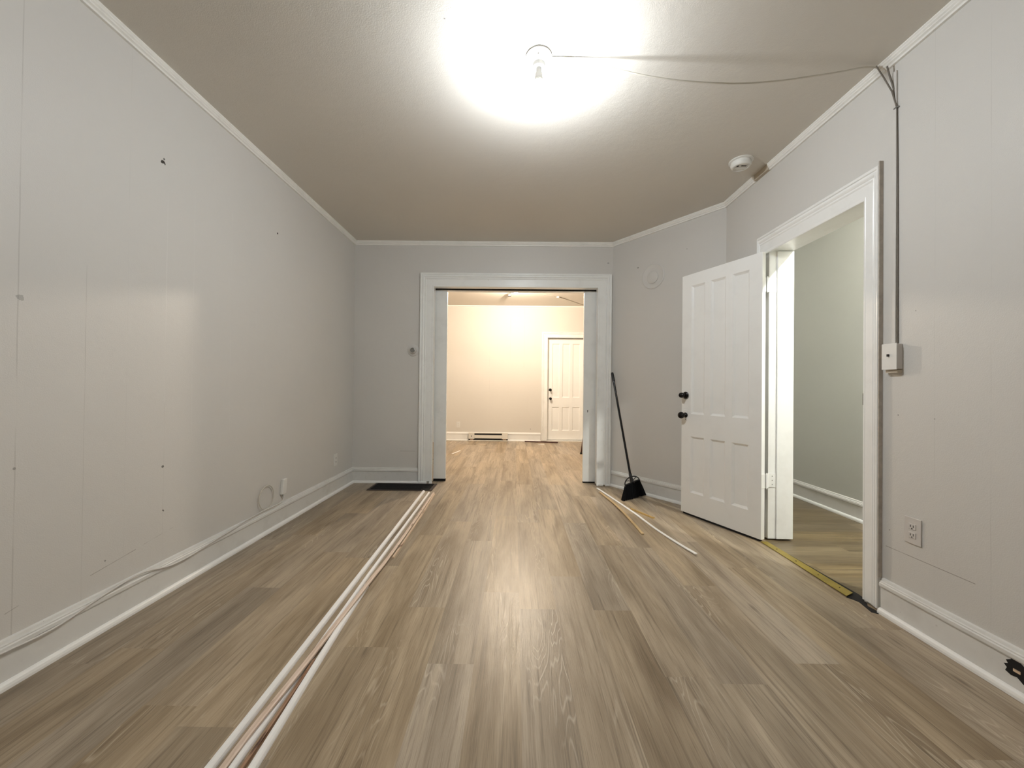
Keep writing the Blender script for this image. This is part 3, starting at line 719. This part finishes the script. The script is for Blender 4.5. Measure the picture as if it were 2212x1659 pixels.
MB().lathe([(.0, 0), (.128, 0), (.129, .005), (.120, .009), (.112, .005), (.074, .004), (.0, .004)], O, dn, 48).build('rim', M_wall_diag, e, smooth=True)
MB().lathe([(.0, .004), (.060, .004), (.063, .012), (.057, .016), (0, .017)], O + Vector((0, 0, -.01)) , dn, 40).build('centre_disc', M_wall_diag, e, smooth=True)
O = Vector((-1.157, YF, 1.502))
e = empty('thermostat', O); tag(e, 'small round thermostat on the grey wall left of the wide opening', 'thermostat')
MB().lathe([(0, 0), (.066, 0), (.067, .004), (.060, .008), (0, .008)], O, (0, -1, 0), 36).build('back_plate', M_wall_far, e, smooth=True)
MB().lathe([(0, .008), (.042, .008), (.040, .022), (.034, .028), (.028, .028), (.0, .028)], O, (0, -1, 0), 36).build('dial_ring', M_outlet_p, e, smooth=True)
MB().lathe([(0, .028), (.027, .028), (.027, .033), (.021, .035), (.018, .032), (0, .031)], O, (0, -1, 0), 30).build('dial_centre', M_metal, e, smooth=True)['label'] = 'grey metal dial centre'

# ------------------------------------------------------------------ left wall: cable along baseboard, coil, surface box
xc = XL + .028
pl = [(xc, .2, .150), (xc, .7, .158), (xc, 1.1, .145), (xc, 1.347, .139), (xc, 1.45, .131), (xc, 1.538, .134), (xc, 1.648, .156), (xc, 1.76, .172), (xc, 1.872, .176), (xc, 2.001, .143), (xc, 2.10, .136), (xc, 2.191, .141), (xc, 2.33, .155), (xc, 2.477, .166), (xc - .004, 2.60, .178), (xc - .004, 2.78, .184), (xc - .004, 2.95, .182), (xc - .006, 3.02, .20), (XL + .012, 3.03, .236)]
o = MB().tube(smooth_path(pl, 3), .0042, 8).build('baseboard_cable', M_cable_w, smooth=True); tag(o, 'white cable sagging along the top of the left baseboard', 'cable')
ring = []
for i in range(33):
    t = i / 32 * 2 * math.pi * 1.04 - math.pi / 2
    ring.append((XL + .012 + .006 * i / 32, 2.822 + .086 * math.cos(t), .268 + .086 * math.sin(t)))
o = MB().tube(ring, .0034, 8).build('cable_coil', M_cable, smooth=True); tag(o, 'loop of thin cable standing on the left baseboard', 'cable')
e = empty('cable_box', (XL, 3.03, .236)); tag(e, 'small upright white cable box low on the left wall beside the cable loop', 'cable box')
MB().obox((XL, 3.03, .236), Vector((0, 1, .0)).normalized(), Vector((0, .13, 1)).normalized(), (1, 0, 0), -.026, .026, 0, .118, 0, .022).build('housing', M_outlet, e, bevel=.004)
MB().tube([(XL + .011, 3.03, .236), (XL + .012, 3.026, .215)], .005, 8).build('plug', M_metal, e)

# ------------------------------------------------------------------ floor register
RX0, RX1, RY0, RY1 = -1.545, -.858, 4.022, 4.313
e = empty('floor_register', ((RX0 + RX1) / 2, (RY0 + RY1) / 2, 0)); tag(e, 'black floor register with thin brown frame against the far baseboard', 'floor register')
mb = MB(); f_ = .022
mb.box(RX0, RX1, RY0, RY0 + f_, .0005, .006); mb.box(RX0, RX1, RY1 - .006, RY1, .0005, .006); mb.box(RX0, RX0 + f_, RY0 + f_, RY1 - .006, .0005, .006); mb.box(RX1 - f_ - .01, RX1, RY0 + f_, RY1 - .006, .0005, .006)
mb.build('frame', plain('dark_brown_frame', (.035, .018, .010), .5), e, bevel=.002)
MB().box(RX0 + f_, RX1 - f_ - .01, RY0 + f_, RY1 - .006, .0004, .0012).build('opening', M_cavity, e)
mb = MB(); x = RX0 + f_ + .01
while x < RX1 - f_ - .02: mb.box(x, x + .0035, RY0 + f_, RY1 - .006, .0013, .0042); x += .014
for y in (4.10, 4.17, 4.24): mb.box(RX0 + f_, RX1 - f_ - .01, y, y + .004, .0014, .0044)
mb.build('grille', M_cavity, e)

# ------------------------------------------------------------------ broom
bt = Vector((1.083, 4.296, 1.270)); hb = Vector((1.200, 3.972, .185)); dd = (bt - hb).normalized()
e = empty('broom', (1.20, 3.85, 0)); tag(e, 'black angle broom leaning in the corner beside the wide opening', 'broom')
MB().tube([hb + dd * .015, bt - dd * .10], .0115, 16).build('handle', M_handle, e, smooth=True)
MB().tube([bt - dd * .10, bt - dd * .015, bt], [.0155, .0145, .011], 14).build('grip', M_black, e, smooth=True)
BL = Vector((1.060, 3.765, 0)); BR = Vector((1.338, 3.948, .012)); wv = (BR - BL); wv.z = 0; wv.normalize(); nv = Vector((wv.y, -wv.x, 0))
TL = Vector((1.118, 3.862, .128)); TR = Vector((1.283, 3.967, .158))
mid = (TL + TR) / 2
# fringe of bristles, a flat fan of tapered strands with uneven tips
mb = MB(); ns = 44; rnd = random.Random(3)
for i in range(ns):
    for row in (-1, 0, 1):
        t = (i + .5 + rnd.uniform(-.3, .3)) / ns
        top = TL.lerp(TR, t) + nv * row * .009; bot = BL.lerp(BR, min(1, max(0, t + rnd.uniform(-.01, .01)))) + nv * (row * .015 + rnd.uniform(-.004, .004))
        bot.z = max(.0006, bot.z + rnd.uniform(0, .006)); 
        mb.tube([top, top.lerp(bot, .5) + nv * .002, bot], [.0034, .0046, .0042], 5)
core = []
for (P_, t_) in ((TL, .010), (TR, .010), (BR, .016), (BL, .016)):
    q_ = P_ + Vector((0, 0, .006 if P_.z < .05 else 0)); core += [q_ + nv * t_, q_ - nv * t_]
mb.add(core, [(0, 2, 4, 6), (7, 5, 3, 1), (0, 1, 3, 2), (2, 3, 5, 4), (4, 5, 7, 6), (6, 7, 1, 0)])
mb.build('bristles', M_brist, e)
mb = MB()
ang = [math.pi * k / 16 for k in range(17)]
uu = (TR - TL) / 2; vv = (hb - mid) * 1.05
arc = [mid - uu * 1.08 * math.cos(a) + vv * math.sin(a) for a in ang]
mb.tube([arc[0] - vv * .22] + arc + [arc[-1] - vv * .22], .0058, 8)
mb.tube([mid - uu * 1.06, mid, mid + uu * 1.06], .0095, 8)
for sg in (-1, 1):
    mb.tube([mid + uu * sg * .10 + vv * .25, mid + uu * sg * .45 + vv * .52, mid + uu * sg * .80 + vv * .60], .0038, 6)
mb.tube([mid - vv * .15, mid + vv * .5, hb + dd * .035], [.022, .017, .0145], 14)
mb.build('head_frame', M_black, e, smooth=True)

# ------------------------------------------------------------------ mouldings on the floor
QR = [(0, 0), (.019, 0), (.0185, .006), (.016, .012), (.011, .0165), (.005, .0185), (0, .019)]
def quarter(k=1.0, flip=False):
    p = [((a - .0095) * k, b * k) for a, b in QR]
    return [(-a, b) for a, b in p] if flip else p
FLAT = [(-.011, 0), (.011, 0), (.011, .007), (.006, .009), (-.008, .008), (-.011, .005)]
def strip(name, prof, path, mat, label, group, cat='moulding strip', wav=.0):
    """sweep along a nearly level path; heights kept"""
    P = smooth_path(path, 8); vs = []; m = len(prof); k = len(P)
    for i in range(k):
        t = (P[min(i + 1, k - 1)] - P[max(i - 1, 0)]); t.z = 0; t.normalize(); sd = Vector((t.y, -t.x, 0))
        for (a, b) in prof: vs.append(P[i] + sd * a + Vector((0, 0, b)))
    fs = [(i * m + j, i * m + (j + 1) % m, (i + 1) * m + (j + 1) % m, (i + 1) * m + j) for i in range(k - 1) for j in range(m)] + [tuple(range(m)), tuple(range((k - 1) * m, k * m))]
    o = MB().add(vs, fs).build(name, mat, bevel=.0)
    return tag(o, label, cat, group)
G1 = 'removed moulding strips lying in a bundle along the floor'
z_ = .0006
strip('moulding_strip', quarter(1.02), [(-.852, .55, z_), (-.853, 1.093, z_), (-.863, 1.60, z_), (-.893, 2.75, z_), (-.930, 3.99, z_)], M_mwhite, 'leftmost white quarter round strip of the long bundle on the floor', G1)
strip('moulding_strip.001', quarter(.8), [(-.785, .60, z_), (-.791, 1.094, z_), (-.801, 1.42, z_), (-.822, 1.984, z_), (-.832, 2.30, z_), (-.848, 3.1, z_), (-.866, 3.95, z_)], M_mwhite, 'middle white strip of the bundle, crossing under the bare pine strip', G1)
strip('moulding_strip.002', FLAT, [(-.826, .58, z_), (-.817, 1.04, .006), (-.808, 1.2, .0200), (-.799, 1.45, .0205), (-.793, 1.75, .0210), (-.787, 2.12, .0210), (-.787, 2.40, .012), (-.795, 2.761, .004), (-.808, 3.3, z_), (-.824, 3.95, z_)], M_mpink, 'bare pinkish pine strip lying over the white strips of the bundle', G1)
strip('moulding_strip.003', [(-.005, 0), (.005, 0), (.005, .012), (-.005, .012)], [(-.752, .62, z_), (-.764, 1.104, z_), (-.777, 1.41, z_), (-.785, 1.53, z_)], M_mbrown, 'dark brown stained strip between the bare pine and the rightmost white strip', G1)
strip('moulding_strip.004', quarter(1.02), [(-.700, .60, z_), (-.732, 1.095, z_), (-.768, 1.596, z_), (-.788, 1.95, z_), (-.795, 2.10, z_)], M_mwhite, 'rightmost white quarter round strip of the bundle, shorter than the others', G1)
strip('moulding_strip.005', [(-.006, 0), (.006, 0), (.005, .010), (-.005, .010)], [(-.764, 2.45, z_), (-.772, 2.95, z_), (-.786, 3.45, z_), (-.802, 3.90, z_)], M_mtan, 'narrow raw tan strip along the right side of the far end of the bundle', G1)
LATH = [(-.008, 0), (.010, 0), (.010, .005), (-.008, .007)]
G2 = 'loose wood strips on the floor by the broom'
strip('wood_strip', LATH, [(.910, 4.221, .001), (1.051, 3.445, .001), (1.085, 3.2, .0015), (1.115, 2.987, .002), (1.168, 2.725, .004), (1.204, 2.545, .012)], M_mwhite, 'long thin white painted lath pointing from the casing towards the open door', G2, 'wood strip')
strip('wood_strip.001', [(-.010, 0), (.010, 0), (.010, .006), (-.010, .006)], [(.905, 4.055, .001), (.953, 3.579, .0075), (.968, 3.2, .006), (.972, 2.905, .002)], M_mgold, 'flat tan lath lying left of the thin white lath', G2, 'wood strip')
strip('wood_strip.002', [(-.013, 0), (.013, 0), (.009, .010), (-.012, .007)], [(1.066, 3.513, .001), (1.12, 3.40, .001), (1.185, 3.269, .001)], M_gold, 'short yellow brown splintered scrap in front of the broom', G2, 'wood strip')
# one tiny paint flake
o = MB().box(1.105, 1.117, 3.07, 3.078, .0008, .003).build('paint_flake', M_mwhite); tag(o, 'tiny white paint flake beside the long white lath', 'paint flake')

# ------------------------------------------------------------------ far room: heater, debris, stand
e = empty('baseboard_heater', (-.53, YB - .04, 0)); tag(e, 'cream electric baseboard heater on the end wall of the far room', 'heater')
hx0, hx1 = -.925, -.132; hy = YB - .075
mb = MB(); mb.box(hx0, hx1, hy + .012, YB - .0345, .004, .162); mb.build('back_body', M_dark, e)
mb = MB(); mb.box(hx0, hx1, hy, YB - .0345, .155, .168); mb.box(hx0, hx1, hy, YB - .0345, .002, .018)
mb.box(hx0 + .12, hx1 - .12, hy, hy + .012, .056, .122); mb.build('front_panel', M_heater, e, bevel=.002)
mb = MB(); mb.box(hx0, hx0 + .118, hy - .001, hy + .030, .046, .154)
mb.build('end_cap', M_heater, e, bevel=.002)
mb = MB(); mb.box(hx1 - .118, hx1, hy - .001, hy + .030, .046, .154); mb.build('end_cap', M_heater, e, bevel=.002)
for xx in (hx0 + .03, hx1 - .10): MB().box(xx, xx + .07, hy + .003, hy + .012, .020, .042).build('end_foot', plain('tan_metal_foot', (.30, .20, .14), .5), e)
MB().lathe([(0, 0), (.010, 0), (.009, .004), (0, .004)], (hx0 + .06, hy - .001, .100), (0, -1, 0), 16).build('indicator', M_slot, e)
strip('dark_moulding', [(-.016, 0), (.016, 0), (.014, .016), (-.012, .020)], [(.21, 7.715, .001), (.45, 7.675, .001), (.86, 7.615, .001)], M_redwood, 'dark brown moulding piece lying by the end wall of the far room', None)
G3 = 'small wood scraps on the far room floor'
for i, (a, b, lab, mt) in enumerate([((.46, 7.35), (.575, 7.40), 'small white scrap just in front of the dark moulding in the far room', M_mwhite), ((-.665, 7.255), (-.525, 7.21), 'thin pale scrap in front of the baseboard heater', M_mtan), ((-1.005, 6.235), (-.92, 6.55), 'pale stick on the far room floor by the left pocket door', M_mwhite)]):
    strip('wood_scrap' + ('' if i == 0 else '.%03d' % i), [(-.012, 0), (.012, 0), (.012, .006), (-.012, .006)], [(a[0], a[1], .001), ((a[0] + b[0]) / 2, (a[1] + b[1]) / 2, .001), (b[0], b[1], .001)], mt, lab, G3, 'wood scrap')
e = empty('folding_stand', (1.20, 6.40, 0)); tag(e, 'dark red brown leg of a stand showing past the right pocket door', 'stand')
for (fx, fy) in ((1.108, 6.376), (1.36, 6.42), (1.24, 6.62)):
    l = MB().tube([(fx, fy, .012), (1.235 + (fx - 1.235) * .06, 6.44 + (fy - 6.44) * .06, .90)], .013, 10).build('leg', M_redwood, e, smooth=True)
    MB().tube([(fx, fy, .0005), (fx, fy, .03)], [.021, .017], 12).build('foot', M_black, l, smooth=True)
MB().box(1.15, 1.32, 6.37, 6.51, .90, .925).build('top_plate', M_redwood, e, bevel=.004)
MB().tube([(1.14, 6.39, .22), (1.33, 6.425, .22)], .008, 8).build('brace', M_redwood, e, smooth=True)
